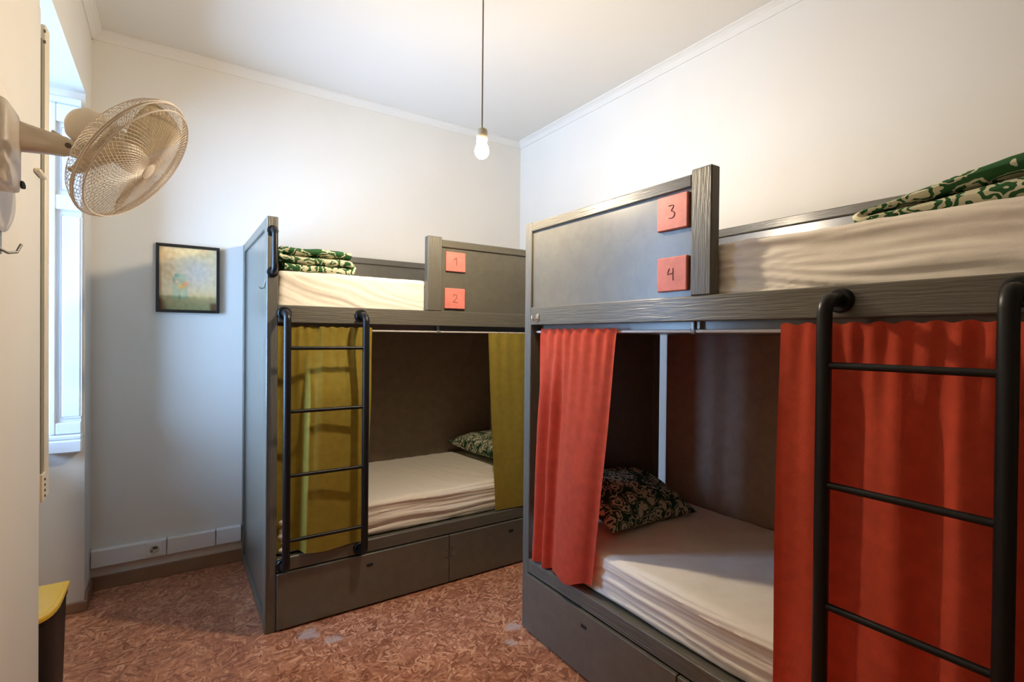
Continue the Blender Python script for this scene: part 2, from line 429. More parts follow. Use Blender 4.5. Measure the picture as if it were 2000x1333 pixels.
# far folded shutter: faces the camera from the far jamb
bm = NB()
ya, yb = RY1-0.04, RY1
box(bm, -0.475, -0.358, ya+0.012, yb, 0.87, 2.42, 0.002)                  # backing leaf
far = obj('shutter', bm, M['trim'], win, label='white panelled shutter folded against the far side of the window recess')
def part_box(name, parent, m, *a, bev=0.004, label=None):
    bm = NB(); box(bm, *a, bev); return obj(name, bm, m, parent, label=label)
for (a, b) in ((-0.475, -0.452),): part_box('stile', far, M['trim'], a, b, ya, ya+0.013, 0.87, 2.42)
for (a, b) in ((0.87, 0.925), (1.925, 1.995), (2.335, 2.42)): part_box('rail', far, M['trim'], -0.452, -0.358, ya, ya+0.013, a, b)
for (a, b) in ((0.945, 1.905), (2.015, 2.315)):
    bm = NB(); box(bm, -0.436, -0.358, ya+0.004, ya+0.014, a, b, 0.009); obj('raised_panel', bm, M['trim'], far)
bm = NB(); box(bm, -0.50, -0.352, ya-0.035, yb, 0.785, 0.845, 0.006); box(bm, -0.495, -0.353, ya-0.022, yb, 0.845, 0.868, 0.006)
obj('ledge', bm, M['trim'], win, label='white moulded ledge below the far shutter')
bm = NB(); box(bm, -0.49, -0.354, ya-0.02, yb, 2.42, 2.45, 0.006); obj('shutter_head', bm, M['trim'], win)
# near folded leaves, seen edge-on beside the near jamb
near = obj('shutter', box(NB(), -0.56, -0.352, RY0+0.006, RY0+0.030, 0.80, 2.385, 0.003), M['cream'], win,
           label='cream shutter leaves folded on the near side of the recess, seen edge-on')
part_box('leaf', near, M['cream'], -0.56, -0.346, RY0+0.078, RY0+0.135, 0.80, 2.36)
part_box('gap_strip', near, M['strap'], -0.56, -0.351, RY0+0.046, RY0+0.072, 0.86, 2.30, bev=0.002)
part_box('foot_block', near, M['cream'], -0.56, -0.345, RY0+0.030, RY0+0.080, 0.80, 0.89, bev=0.002)
for k in range(4):
    bm = NB(); lathe(bm, (-0.347, RY0+0.058, 0.815+k*0.018), (1, 0, 0), [(0, 0), (0.0045, 0), (0.004, 0.004), (0, 0.004)], 8); obj('screw', bm, M['hole'], near, True)
for z in (2.33, 2.295):
    bm = NB(); lathe(bm, (-0.350, RY0+0.060, z), (1, 0, 0), [(0, 0), (0.006, 0), (0.005, 0.005), (0, 0.005)], 8); obj('screw', bm, M['fan_dark'], near, True)
bm = NB(); box(bm, -0.35, -0.333, 2.09, 2.19, 1.837, 1.848, 0.003); obj('catch', bm, M['cream'], near)

# ------------------------------------------------------------------ bunk beds
LB, DB = 1.80, 0.92
def bunk(name, label, mapf, root_xy, axis_u, post, tiles_dummy, lad, split, back_z, group):
    """mapf(u,v) -> (x,y); u along the length from the ladder end, v depth from the front"""
    t = thing(name, label, 'bunk bed', (root_xy[0], root_xy[1], 0), group)
    GU = M['paint_x'] if axis_u == 'x' else M['paint_y']
    GV = M['paint_y'] if axis_u == 'x' else M['paint_x']
    def bx(bm, u0, u1, v0, v1, z0, z1, bev=0.003):
        (xa, yaa), (xb, ybb) = mapf(u0, v0), mapf(u1, v1)
        return box(bm, xa, xb, yaa, ybb, z0, z1, bev)
    def pb(nm, m, *a, bev=0.003, parent=None, label=None):
        bm = NB(); bx(bm, *a, bev); return obj(nm, bm, m, parent or t, label=label)
    def P(u, v, z):
        x, y = mapf(u, v); return Vector((x, y, z))
    ZT = 1.880
    ends = ((0.0, 0.047, 0.0), (LB-0.047, LB, 0.0))
    for k, (a, b, _) in enumerate(ends):
        zt = ZT if k == 0 else 1.875
        dd = DB if k == 0 else 0.887
        pb('end_post', M['paint_z'], a, b, 0.0, 0.075, 0, zt)
        pb('end_post', M['paint_z'], a, b, dd-0.05, dd, 0, zt)
        pb('end_top_rail', GV, a+0.001, b-0.001, 0.075, dd-0.05, zt-0.046, zt)
        pb('end_bottom_rail', GV, a+0.001, b-0.001, 0.075, dd-0.05, 0, 0.05)
        pb('end_panel', M['paint'], a+0.012, b-0.012, 0.075, dd-0.05, 0.05, zt-0.046, bev=0)
    # long front rail and guard
    pb('front_rail', GU, 0.047, LB-0.047, 0.0, 0.042, 1.405, 1.485)
    pu0, pu1 = post
    pb('guard_post', M['paint_z'], pu0, pu1, -0.002, 0.040, 1.485, 1.884, bev=0.004)
    pb('guard_panel', M['paint'], pu1, LB-0.047, 0.012, 0.030, 1.485, 1.836, bev=0)
    pb('guard_top_rail', GU, pu1, LB-0.047, 0.0, 0.038, 1.832, 1.871)
    # back
    pb('back_panel', M['hardboard'], 0.047, LB-0.086, 0.897, 0.910, 0.04, 1.40, bev=0, label='brownish back board of the lower berth')
    pb('upper_back_panel', M['paint'], 0.047, LB-0.047, 0.897, 0.910, 1.40, back_z-0.03, bev=0)
    pb('back_top_rail', GU, 0.047, LB-0.047, 0.880, 0.92, back_z-0.038, back_z)
    # slatted bases as boards
    pb('upper_base', M['paint'], 0.047, LB-0.047, 0.058, 0.885, 1.368, 1.425, bev=0.002)
    pb('lower_base', M['paint'], 0.047, LB-0.047, 0.024, 0.885, 0.285, 0.322, bev=0.002)
    pb('bed_rail', GU, 0.047, LB-0.047, 0.0, 0.024, 0.268, 0.330)
    # storage doors under the lower bed
    for k, (a, b) in enumerate(((0.047, split-0.002), (split+0.002, LB-0.047))):
        d = pb('storage_door', M['paint'], a, b, -0.012, 0.006, 0.010, 0.264, bev=0.0025)
        uh = a+(0.425 if k == 0 else 0.40) if axis_u == 'x' else (a+0.40 if k == 0 else b-0.395)
        pb('finger_pull', M['hole'], uh-0.016, uh+0.016, -0.0145, -0.010, 0.202, 0.216, bev=0.002, parent=d, label='black finger pull')
        ul = split-0.021 if k == 0 else split+0.021
        bm = NB()
        bx(bm, ul-0.008, ul+0.008, -0.0145, -0.011, 0.150, 0.156, 0); bx(bm, ul-0.008, ul+0.008, -0.0145, -0.011, 0.188, 0.194, 0)
        bx(bm, ul-0.008, ul-0.005, -0.0145, -0.011, 0.150, 0.194, 0); bx(bm, ul+0.005, ul+0.008, -0.0145, -0.011, 0.150, 0.194, 0)
        obj('hasp', bm, M['grey_metal'], d, label='small metal hasp plate')
    # curtain rod with a clip
    bm = NB(); tube(bm, [P(0.047, 0.036, 1.374), P(LB-0.047, 0.036, 1.374)], 0.0055, 10)
    rod = obj('curtain_rod', bm, M['steel_white'], t, True, label='thin white curtain rod')
    bm = NB(); uc = 0.857 if axis_u == 'x' else 0.90
    bx(bm, uc-0.006, uc+0.006, 0.028, 0.046, 1.366, 1.405, 0.002)
    lathe(bm, P(uc-0.009, 0.036, 1.374), P(1, 0, 0)-P(0, 0, 0), [(0, 0), (0.010, 0), (0.010, 0.018), (0, 0.018)], 12)
    obj('rod_clip', bm, M['grey_metal'], rod)
    # ladder
    l0, l1 = lad; off = -0.080; R = 0.0165
    bm = NB()
    for u in (l0, l1):
        pts = [P(u, 0.0, 1.447), P(u, -0.045, 1.447)]
        for k in range(1, 9):
            a = k/8*pi/2; pts.append(P(u, -0.045+(off+0.045)*sin(a), 1.447-0.035*(1-cos(a))))
        pts.append(P(u, off, 0.85)); 
        for k in range(0, 9):
            a = k/8*pi/2; pts.append(P(u, off-(off+0.045)*(1-cos(a)), 0.335-0.035*sin(a)))
        pts.append(P(u, 0.0, 0.300))
        tube(bm, pts, R, 14)
    lo = obj('ladder', bm, M['black'], t, True, label='black tubular ladder with four rungs')
    for z in (1.290, 1.008, 0.722, 0.433):
        bm = NB(); tube(bm, [P(l0, off, z), P(l1, off, z)], 0.0085, 10); obj('rung', bm, M['black'], lo, True)
    vdir = P(0, -1, 0)-P(0, 0, 0)
    for u in (l0, l1):
        for z in (1.447, 0.300):
            bm = NB(); lathe(bm, P(u, 0.0, z), vdir, [(0, -0.001), (0.031, -0.001), (0.031, 0.006), (0.026, 0.012), (0, 0.012)], 20)
            obj('flange', bm, M['black'], lo, True)
    # grab handle on the ladder-end post
    bm = NB(); uh = 0.0235
    pts = [P(uh, 0.0, 1.815)]
    for k in range(0, 9):
        a = k/8*pi/2; pts.append(P(uh, -0.03-0.035*sin(a), 1.815-0.035*(1-cos(a))))
    for k in range(0, 9):
        a = k/8*pi/2; pts.append(P(uh, -0.065+0.035*(1-cos(a)), 1.665-0.035*sin(a)))
    pts.append(P(uh, 0.0, 1.630)); tube(bm, pts, 0.0125, 12)
    gh = obj('grab_handle', bm, M['black'], t, True, label='curved black grab handle on the post')
    for z in (1.815, 1.630):
        bm = NB(); lathe(bm, P(uh, 0, z), vdir, [(0, -0.001), (0.024, -0.001), (0.024, 0.006), (0.019, 0.010), (0, 0.010)], 18)
        obj('flange', bm, M['black'], gh, True)
    return t, P

X1, Y1, X2, Y2 = 0.3505, 2.503, 1.367, 0.147
m1 = lambda u, v: (X1+u, Y1+v)
m2 = lambda u, v: (X2+v, Y2+u)
b1, P1 = bunk('bunk_bed', 'dark grey wooden bunk bed with yellow curtains standing against the back wall', m1, (X1+LB/2, Y1+DB/2), 'x', (0.775, 0.8595), None, (0.0735, 0.4235), 0.913, 1.867, 'dark grey bunk beds')
b2, P2 = bunk('bunk_bed', 'dark grey wooden bunk bed with orange-red curtains along the right wall', m2, (X2+DB/2, Y2+LB/2), 'y', (0.814, 0.8895), None, (0.130, 0.450), 0.914, 1.890, 'dark grey bunk beds')
# small hooks screwed to the beds
bm = NB(); box(bm, X2-0.004, X2, 1.836, 1.856, 1.420, 1.455, 0.002)
tube(bm, [(X2-0.002, 1.846, 1.432), (X2-0.020, 1.846, 1.424), (X2-0.030, 1.846, 1.432), (X2-0.032, 1.846, 1.446)], 0.004, 8)
obj('coat_hook', bm, M['chrome'], b2, True, label='small shiny coat hook')
bm = NB(); tube(bm, [(X1+0.002, 2.535, 1.60), (X1-0.004, 2.535, 1.575), (X1-0.006, 2.535, 1.56), (X1-0.020, 2.535, 1.556), (X1-0.026, 2.535, 1.564)], 0.003, 8)
obj('coat_hook', bm, M['grey_metal'], b1, True, label='thin metal hook on the end panel')

# number tiles
def tile(a, Pf, u0, u1, z0, z1, digit, label, rot=0.0):
    c = Pf((u0+u1)/2, -0.001, (z0+z1)/2)
    t = thing('number_tile', label, 'number sign', c, 'coral number tiles on the bunk guards')
    hu, hz = (u1-u0)/2, (z1-z0)/2; um = (u0+u1)/2; zm = (z0+z1)/2
    bm = NB(); A = Pf(u0, 0.0125, z0); B = Pf(u1, -0.002, z1); box(bm, A.x, B.x, A.y, B.y, A.z, B.z, 0.003)
    obj('tile', bm, M['tile'], t)
    strokes = {'1': [[(-.45, .25), (-.05, .62), (.10, .62)], [(.08, .66), (.06, 0), (.10, -.62)]],
               '2': [[(-.35, .30), (-.25, .55), (0, .66), (.28, .50), (.28, .22), (.05, -.12), (-.20, -.40), (-.36, -.60), (0, -.58), (.42, -.64)]],
               '3': [[(-.32, .62), (.15, .66), (.22, .52), (0, .22), (-.05, .10), (.22, .04), (.34, -.18), (.24, -.46), (-.05, -.58), (-.30, -.48)]],
               '4': [[(-.22, .55), (-.36, .22), (-.40, -.02), (-.10, .02), (.16, .10)], [(.18, .56), (.17, 0), (.20, -.62)]]}[digit]
    bm = NB(); sg = a
    for st in strokes:
        # smooth the polyline, then lay a thin square-section stroke on the tile face
        pts = st
        for _ in range(2 if digit in '23' else 0):
            q = [pts[0]]
            for p0, p1 in zip(pts, pts[1:]):
                q += [(p0[0]*.75+p1[0]*.25, p0[1]*.75+p1[1]*.25), (p0[0]*.25+p1[0]*.75, p0[1]*.25+p1[1]*.75)]
            pts = q+[pts[-1]]
        tube(bm, [Pf(um+sg*x*hu*0.62, -0.0022, zm+y*hz*0.62) for x, y in pts], 0.0015, 6)
    obj('numeral', bm, M['ink'], t, True, label='hand drawn figure '+digit)
tile(1, P1, 1.235-X1, 1.353-X1, 1.704, 1.810, '1', 'coral tile reading 1, upper of the pair on the yellow-curtained bunk')
tile(1, P1, 1.229-X1, 1.351-X1, 1.500, 1.612, '2', 'coral tile reading 2, lower of the pair on the yellow-curtained bunk')
tile(-1, P2, 1.049-Y2, 1.172-Y2, 1.708, 1.822, '3', 'coral tile reading 3, upper of the pair on the red-curtained bunk')
tile(-1, P2, 1.049-Y2, 1.169-Y2, 1.505, 1.618, '4', 'coral tile reading 4, lower of the pair on the red-curtained bunk')

# ------------------------------------------------------------------ mattresses
def mattress(Pf, u0, u1, v0, v1, z0, z1, style, label, seed, along):
    a, b = Pf(u0, v0, z0), Pf(u1, v1, z1)
    lo = (min(a.x, b.x), min(a.y, b.y), z0); hi = (max(a.x, b.x), max(a.y, b.y), z1)
    def disp(p, n):
        u = p.x if along == 'x' else p.y; v = p.y if along == 'x' else p.x; z = p.z
        side = 1-abs(n.z)**2
        if style == 'pulled':       # diagonal creases on the tall visible side
            uu = u*3+z*9+0.6*N(u*4, z*6, seed)
            w_ = 0.010*N(uu*1.6, z*3-u*1.0, seed)+0.005*N(uu*4, z*5, seed+3)+0.003*N(uu*13, z*9, seed+4)-0.004*abs(N(uu*3+3, z*4, seed+8))
        elif style == 'stretched':  # long, almost level streaks
            s_ = z*26-u*2.2+1.1*N(u*2.2, z*4, seed)
            w_ = 0.011*N(s_*0.9, u*1.2, seed)+0.008*N(s_*2.3, u*2.5, seed+5)+0.006*N(s_*4.5, u*4, seed+6)-0.010*abs(N(s_*1.4, u*1.6, seed+8))
        else:                       # tight level ruffles
            s_ = z*60+1.4*N(u*2.5, z*5, seed)
            w_ = 0.009*N(s_*0.8, u*1.3, seed)+0.006*N(s_*2.4, u*2.2, seed+2)+0.003*sin(s_*1.3+u*2)
        top = 0.004*N(u*4, v*4, seed+9)+0.004*N(u*9+v*5, v*3, seed+11)+0.003*N(u*22+v*6, v*9, seed+12)
        return w_*side+top*abs(n.z)**2
    n = [max(6, int((hi[i]-lo[i])/(0.0075 if (i == 0) == (along == 'x') else 0.016))) for i in range(3)]
    n[2] = 34
    bm = NB(); rbox(bm, lo, hi, 0.028, n, disp)
    tag(obj('mattress', bm, M['sheet'], None, True, angle=75), label, 'mattress', 'white-sheeted mattresses')
mattress(P1, 0.052, LB-0.052, 0.046, 0.870, 1.427, 1.650, 'pulled', 'white-sheeted upper mattress below the folded floral duvet, left bunk', 1.3, 'x')
mattress(P1, 0.052, LB-0.052, 0.046, 0.880, 0.324, 0.500, 'ruffled', 'white-sheeted lower mattress between the yellow curtains', 4.1, 'x')
mattress(P2, 0.052, LB-0.052, 0.046, 0.870, 1.427, 1.648, 'stretched', 'white-sheeted upper mattress beside the tile reading 3, right bunk', 7.7, 'y')
mattress(P2, 0.052, LB-0.052, 0.046, 0.880, 0.324, 0.500, 'ruffled', 'white-sheeted lower mattress between the red curtains', 9.2, 'y')

# ------------------------------------------------------------------ curtains
def curtain(Pf, top, bot, zt, zb, voff, mat, label, nu=90, nv=70, group=None):
    """top/bot: (u start, u end); zb: function of a; voff(a, t): depth of the cloth, a across, t down"""
    def f(a, t):
        u = lerp(lerp(top[0], top[1], a), lerp(bot[0], bot[1], a), t)
        z = lerp(zt+0.003*sin(a*60)*(1-t)**8, zb(a), t)
        return Pf(u, voff(a, t), z)
    bm = NB(); sheet(bm, f, nu, nv, 0.0016)
    tag(obj('curtain', bm, mat, None, True, angle=80), label, 'curtain', group)
def gather(a, t, freq, amp, ph=0.0):   # small ruffles under the rod pocket that die away downwards
    return amp*sin(a*freq+ph+0.8*sin(a*9))*math.exp(-t*5)*ss(0.0, 0.05, t+0.02)
def v_y1(a, t):
    k = ss(0.05, 0.35, t)
    step = ss(0.235, 0.290, a-0.04*(1-t))
    v = 0.018 + 0.018*k - 0.066*step*k + 0.026*ss(0.32, 1.0, a)*k
    v += gather(a, t, 52, 0.006) * (1.3 if a < 0.45 else 0.5)
    v += 0.014*k*sin(a*15+0.5)*(1-step)
    v += 0.014*math.exp(-((a-0.34)/0.04)**2)*(1-t)+0.010*math.exp(-((a-0.18)/0.03)**2)*(1-t)**2
    v += 0.004*N(a*5, t*4, 2.0)
    return v
curtain(P1, (0.050, 0.487), (0.050, 0.452), 1.388, lambda a: 0.338-0.012*ss(0.5, 1, a)+0.006*sin(a*9), v_y1, M['yellow'], 'olive yellow curtain behind the ladder of the left bunk', group='yellow bunk curtains')
def v_y2(a, t):
    return 0.018+gather(a, t, 46, 0.005)-0.018*ss(0.2, 1, t)+0.006*ss(0.1, 1, t)*sin(a*8+1)+0.004*N(a*4, t*5, 5.0)
curtain(P1, (1.165, 1.72), (1.215, 1.70), 1.370, lambda a: 0.338, v_y2, M['yellow'], 'olive yellow curtain at the far end of the left bunk', group='yellow bunk curtains')
def v_r1(a, t):                        # a=0 at the open edge, a=1 beside the end post
    k = ss(0.02, 0.4, t)
    v = 0.016+gather(a, t, 48, 0.006)
    v += -0.030*k*sin(pi*min(1, a/0.62))*ss(0.0, 1.0, t)
    v += 0.020*k*sin((a-0.62)*34)*ss(0.60, 0.70, a)
    v += 0.012*k*math.exp(-((a-0.05)/0.06)**2)
    v += -0.012*t+0.004*N(a*4, t*4, 8.0)
    return v
curtain(P2, (1.370-Y2, 1.838-Y2), (1.485-Y2, 1.868-Y2), 1.386, lambda a: 0.372-0.030*ss(0.0, 0.35, a)+0.004*sin(a*14), v_r1, M['red'], 'orange-red curtain gathered at the far end of the right bunk', group='red bunk curtains')
def v_r2(a, t):                        # a=1 is the open edge on the left of the picture
    k = ss(0.0, 0.25, t)
    v = 0.016+gather(a, t, 64, 0.006)*(1.3-a)
    v += k*(0.016*sin(a*21+0.6)*(1-0.45*a)+0.010*sin(a*9+2.0)+0.006*sin(a*37+1.2)*(1-a))
    v += 0.010*ss(0.6, 1, t)*sin(a*6+1.0)
    v += 0.005*N(a*5, t*3, 13.0)-0.010
    return v
curtain(P2, (0.085, 0.749-Y2), (0.080, 0.757-Y2), 1.392, lambda a: 0.340, v_r2, M['red'], 'orange-red curtain behind the ladder of the right bunk', nu=130, group='red bunk curtains')

# ------------------------------------------------------------------ pillows and duvets
def pillow(c, sx, sy, th, rot, label):
    Rm = Matrix.Rotation(rot[2], 3, 'Z') @ Matrix.Rotation(rot[1], 3, 'Y') @ Matrix.Rotation(rot[0], 3, 'X')
    bm = NB(); n = 34; c = Vector(c); grids = []
    for s in (1, -1):
        g = []
        for i in range(n+1):
            row = []
            for j in range(n+1):
                a, b = -1+2*i/n, -1+2*j/n
                h = max(0, (1-abs(a)**2.6)*(1-abs(b)**2.6))**0.55
                x = a*sx*(1-0.10*(1-b*b)*abs(a)**3); y = b*sy*(1-0.10*(1-a*a)*abs(b)**3)
                z = s*th*h*(1 if s > 0 else 0.75)+0.010*N(a*2.5+c.x*3, b*2.5, s)*h
                if i in (0, n) or j in (0, n):
                    if s < 0: row.append(grids[0][i][j]); continue
                row.append(bm.verts.new(c+Rm @ Vector((x, y, z))))
            g.append(row)
        grids.append(g)
        for i in range(n):
            for j in range(n):
                bm.faces.new((g[i][j], g[i+1][j], g[i+1][j+1], g[i][j+1]))
    tag(obj('pillow', bm, M['floral_small'], None, True, angle=80), label, 'pillow', 'green floral pillows')
pillow((1.81, 1.715, 0.598), 0.30, 0.20, 0.085, (0.36, 0.05, 0.05), 'green floral pillow behind the orange-red curtain on the right bunk')
pillow((1.90, 3.06, 0.585), 0.21, 0.30, 0.085, (0.0, 0.0, 0.10), 'green floral pillow at the far end of the left lower bunk')

def duvet(Pf, u0, u1, v0, v1, z0, th, layers, label, seed, taper=0.0, thin=0.0):
    """folded duvet: serpentine cloth of given thickness stacked in layers; folds lie at the u ends"""
    # centre line in (u,z)
    pts = []; pitch = th*1.03
    for k in range(layers):
        zc = z0+th/2+k*pitch
        n = 26
        inset = 0.012*abs(sin(k*2.3+seed))
        a, b = (u0+th/2+inset, u1-th/2-inset-taper*k) if k % 2 == 0 else (u1-th/2-inset-taper*k, u0+th/2+inset)
        for i in range(n+1): pts.append((lerp(a, b, i/n), zc))
        if k < layers-1:
            sgn = 1 if k % 2 == 0 else -1
            for i in range(1, 6):
                an = -pi/2+pi*i/6
                pts.append((b+sgn*(pitch/2)*cos(an)*0.9, zc+pitch/2+pitch/2*sin(an)))
    m = len(pts); bm = NB(); nv = 34
    def nrm(i):
        p, q = pts[max(0, i-1)], pts[min(m-1, i+1)]
        dx, dz = q[0]-p[0], q[1]-p[1]; L = math.hypot(dx, dz); return (-dz/L, dx/L)
    loop = []
    for i in range(m): nx, nz = nrm(i); loop.append((pts[i], (nx, nz), 1))
    for i in range(m-1, -1, -1): nx, nz = nrm(i); loop.append((pts[i], (-nx, -nz), -1))
    rows = []
    for (p, q, s) in loop:
        row = []
        for j in range(nv+1):
            b = j/nv; e = min(1, max(0.05, math.sqrt(max(0, 1-abs(2*b-1)**8))))
            wob = 0.007*N(p[0]*7, b*5, seed+p[1]*25)+0.004*N(p[0]*18, b*11, seed)
            h = th*0.5*e
            u = p[0]+q[0]*h+0.012*N(b*4, p[1]*16, seed); z = p[1]+q[1]*h+wob*0.8
            z = z0+(z-z0)*(1-thin*ss(u0+0.05, u1, p[0])); z = max(z, z0+0.001)
            v = lerp(v0, v1, b)+0.010*N(p[0]*5, p[1]*25, seed+b)
            row.append(bm.verts.new(Pf(u, v, z)))
        rows.append(row)
    L = len(rows)
    for i in range(L):
        for j in range(nv):
            a, b = rows[i], rows[(i+1) % L]
            bm.faces.new((a[j], b[j], b[j+1], a[j+1]))
    for i in range(m-1):
        for j in (0, nv):
            bm.faces.new((rows[i][j], rows[i+1][j], rows[L-2-i][j], rows[L-1-i][j]))
    tag(obj('duvet', bm, M['floral'], None, True, angle=80), label, 'duvet', 'folded green floral duvets')
duvet(P1, 0.060, 0.430, 0.10, 0.52, 1.654, 0.039, 3, 'folded green and white floral duvet beside the grab handle, left bunk', 2.0)
duvet(P2, 0.060, 0.475, 0.10, 0.60, 1.652, 0.052, 2, 'folded green and white floral duvet on the right bunk mattress', 5.0, taper=0.03, thin=0.62)

# ------------------------------------------------------------------ pendant lamp
LX, LY, LZ = 1.045, 1.803, 2.108
lamp = thing('pendant_lamp', 'bare glowing bulb hanging on a thin brown cord from the ceiling', 'lamp', (LX, LY, LZ-0.035))
bm = NB(); lathe(bm, (LX, LY, ZC), (0, 0, -1), [(0, 0), (0.050, 0), (0.050, 0.018), (0.040, 0.028), (0, 0.030)]); obj('ceiling_rose', bm, M['trim'], lamp, True)
bm = NB(); tube(bm, [(LX, LY, ZC-0.02), (LX, LY, LZ+0.085)], 0.0032, 8); obj('cord', bm, M['cord'], lamp, True)
bm = NB(); lathe(bm, (LX, LY, LZ+0.090), (0, 0, -1), [(0, 0), (0.008, 0.0), (0.010, 0.006), (0.020, 0.008), (0.0225, 0.014), (0.0225, 0.052), (0.021, 0.058), (0, 0.058)], 24); obj('socket', bm, M['lamp_socket'], lamp, True)
bm = NB(); lathe(bm, (LX, LY, LZ+0.034), (0, 0, -1), [(0, 0), (0.018, 0.0), (0.020, 0.010), (0.025, 0.022), (0.0285, 0.038), (0.027, 0.050), (0.020, 0.061), (0.010, 0.068), (0, 0.070)], 14); obj('bulb', bm, M['bulb'], lamp, True)

# ------------------------------------------------------------------ wall fan
fan = thing('wall_fan', 'cream wall-mounted fan with round wire grille, left of the picture frame', 'fan', (XL, 1.65, 1.60))
bm = NB(); cy, cz = 1.655, 1.757
prism(bm, [(cy+0.160*cos(2*pi*k/40), cz+0.172*sin(2*pi*k/40)) for k in range(40)], 0, XL, XL+0.018)
bmesh.ops.bevel(bm, geom=[e for e in bm.edges if all(abs(v.co.x-(XL+0.018)) < 1e-6 for v in e.verts)], offset=0.012, segments=3, affect='EDGES')
base = obj('wall_plate', bm, M['fan'], fan, True)
bm = NB(); rbox(bm, (XL+0.015, 1.445, 1.660), (-0.282, 1.588, 1.836), 0.014, (4, 6, 8)); col_ = obj('control_column', bm, M['fan'], fan, True, angle=60)
bm = NB(); prism(bm, [(1.575+0.020*cos(2*pi*k/16), 1.682+0.008*sin(2*pi*k/16)) for k in range(16)], 0, -0.284, -0.2795); obj('switch_slot', bm, M['hole'], col_, label='dark oval slot')
bm = NB(); box(bm, -0.325, -0.295, 1.52, 1.575, 1.832, 1.846, 0.003); obj('top_slot', bm, M['hole'], col_, label='dark slot on the column top')
# arm
KN = Vector((-0.2115, 1.600, 1.790)); AR = Vector((-0.300, 1.565, 1.788))
bm = NB(); d = (KN-AR).normalized(); side = Vector((0, 0, 1)).cross(d).normalized(); up = d.cross(side)
ring = []
for (t, hw, hh) in ((0, 0.026, 0.034), (0.3, 0.024, 0.030), (0.75, 0.020, 0.024), (1.0, 0.018, 0.022), (1.12, 0.018, 0.016), (1.17, 0.018, 0.006)):
    c = AR.lerp(KN, t); rr = []
    for k in range(20):
        a = 2*pi*k/20; ca, sa = cos(a), sin(a)
        f = 1/max(abs(ca)**4+abs(sa)**4, 1e-6)**0.25
        rr.append(bm.verts.new(c+side*hw*ca*f+up*hh*sa*f))
    ring.append(rr)
for a, b in zip(ring, ring[1:]):
    for k in range(20): bm.faces.new((a[k], a[(k+1) % 20], b[(k+1) % 20], b[k]))
bm.faces.new(ring[0][::-1]); bm.faces.new(ring[-1])
arm = obj('arm', bm, M['fan'], fan, True, angle=50)
bm = NB(); lathe(bm, KN-side*0.0175, -side, [(0, 0), (0.0065, 0), (0.006, 0.003), (0, 0.003)], 14); obj('pivot_screw', bm, M['fan_dark'], arm, True, label='dark pivot screw')
HEADC = Vector((-0.0736, 1.6147, 1.7820))
# head: axis from the motor to the front of the grille
HC = HEADC; AX = Vector((0.7685, -0.2576, -0.5857)).normalized()
hu = AX.cross(Vector((0, 0, 1))).normalized(); hv = hu.cross(AX)
RG = 0.173
def H(r, ang, h): return HC+AX*h+(hu*cos(ang)+hv*sin(ang))*r
bm = NB(); lathe(bm, HC, AX, [(0, -0.170), (0.030, -0.167), (0.044, -0.152), (0.050, -0.125), (0.050, -0.085), (0.046, -0.070), (0, -0.070)], 32)
motor = obj('motor_housing', bm, M['fan'], fan, True, angle=60)
# yoke plate below the motor joining the arm
dn = (Vector((0, 0, -1))-AX*Vector((0, 0, -1)).dot(AX)).normalized(); sd = AX.cross(dn)
bm = NB(); vs = []
for hh in (-0.172, -0.075):
    for q in (0.052, 0.066):
        for s_ in (-0.022, 0.022): vs.append(bm.verts.new(HC+AX*hh+dn*q+sd*s_))
for f in ((0, 1, 3, 2), (4, 6, 7, 5), (0, 4, 5, 1), (2, 3, 7, 6), (0, 2, 6, 4), (1, 5, 7, 3)): bm.faces.new([vs[i] for i in f])
kn2 = HC+AX*-0.100+dn*0.060
tube(bm, [kn2, kn2.lerp(KN, 0.5), KN], 0.016, 12)
obj('yoke', bm, M['fan'], fan, True, angle=40)
# grille: profile of the cage (radius, along axis)
front = [(0.020, 0.030), (0.075, 0.028), (0.115, 0.021), (0.145, 0.011), (0.1625, 0.004), (0.170, -0.002), (0.173, -0.012)]
rear = [(0.055, -0.068), (0.100, -0.067), (0.135, -0.060), (0.158, -0.044), (0.169, -0.028), (0.173, -0.014)]
def cage(prof, nw, swirls, rw, rings):
    bm = NB()
    for swirl in swirls:
        for k in range(nw):
            a0 = 2*pi*k/nw; pts = []
            for i in range(len(prof)*2-1):
                p, q_ = prof[i//2], prof[min(len(prof)-1, i//2+1)]
                r, h = (p if i % 2 == 0 else ((p[0]+q_[0])/2, (p[1]+q_[1])/2))
                q = (r-prof[0][0])/(RG-prof[0][0]); pts.append(H(r, a0+swirl*q, h))
            tube(bm, pts, rw, 3, False)
    for (r, h, t_) in rings:
        n = 64; c_ = [H(r, 2*pi*k/n, h) for k in range(n+1)]
        tube(bm, c_, t_, 5, False)
    return bm
obj('front_grille', cage(front, 84, (0.8, -0.8), 0.0006, [(0.173, -0.011, 0.0022), (0.1625, 0.0045, 0.0022), (0.020, 0.030, 0.0015)]), M['fan_wire'], fan, True, recalc=False)
obj('rear_grille', cage(rear, 64, (0.6, -0.6), 0.0006, [(0.173, -0.016, 0.0024), (0.055, -0.068, 0.003)]), M['fan_wire'], fan, True, recalc=False)
bm = NB(); lathe(bm, HC, AX, [(0, 0.0325), (0.014, 0.0320), (0.020, 0.0305), (0.021, 0.0295), (0.020, 0.028), (0, 0.028)], 28); obj('grille_badge', bm, M['fan'], fan, True)
bm = NB(); lathe(bm, HC, AX, [(0, 0.018), (0.018, 0.016), (0.028, 0.008), (0.033, -0.01), (0.034, -0.045), (0.012, -0.046), (0.012, -0.070), (0, -0.070)], 28); hub = obj('blade_hub', bm, M['fan'], fan, True)
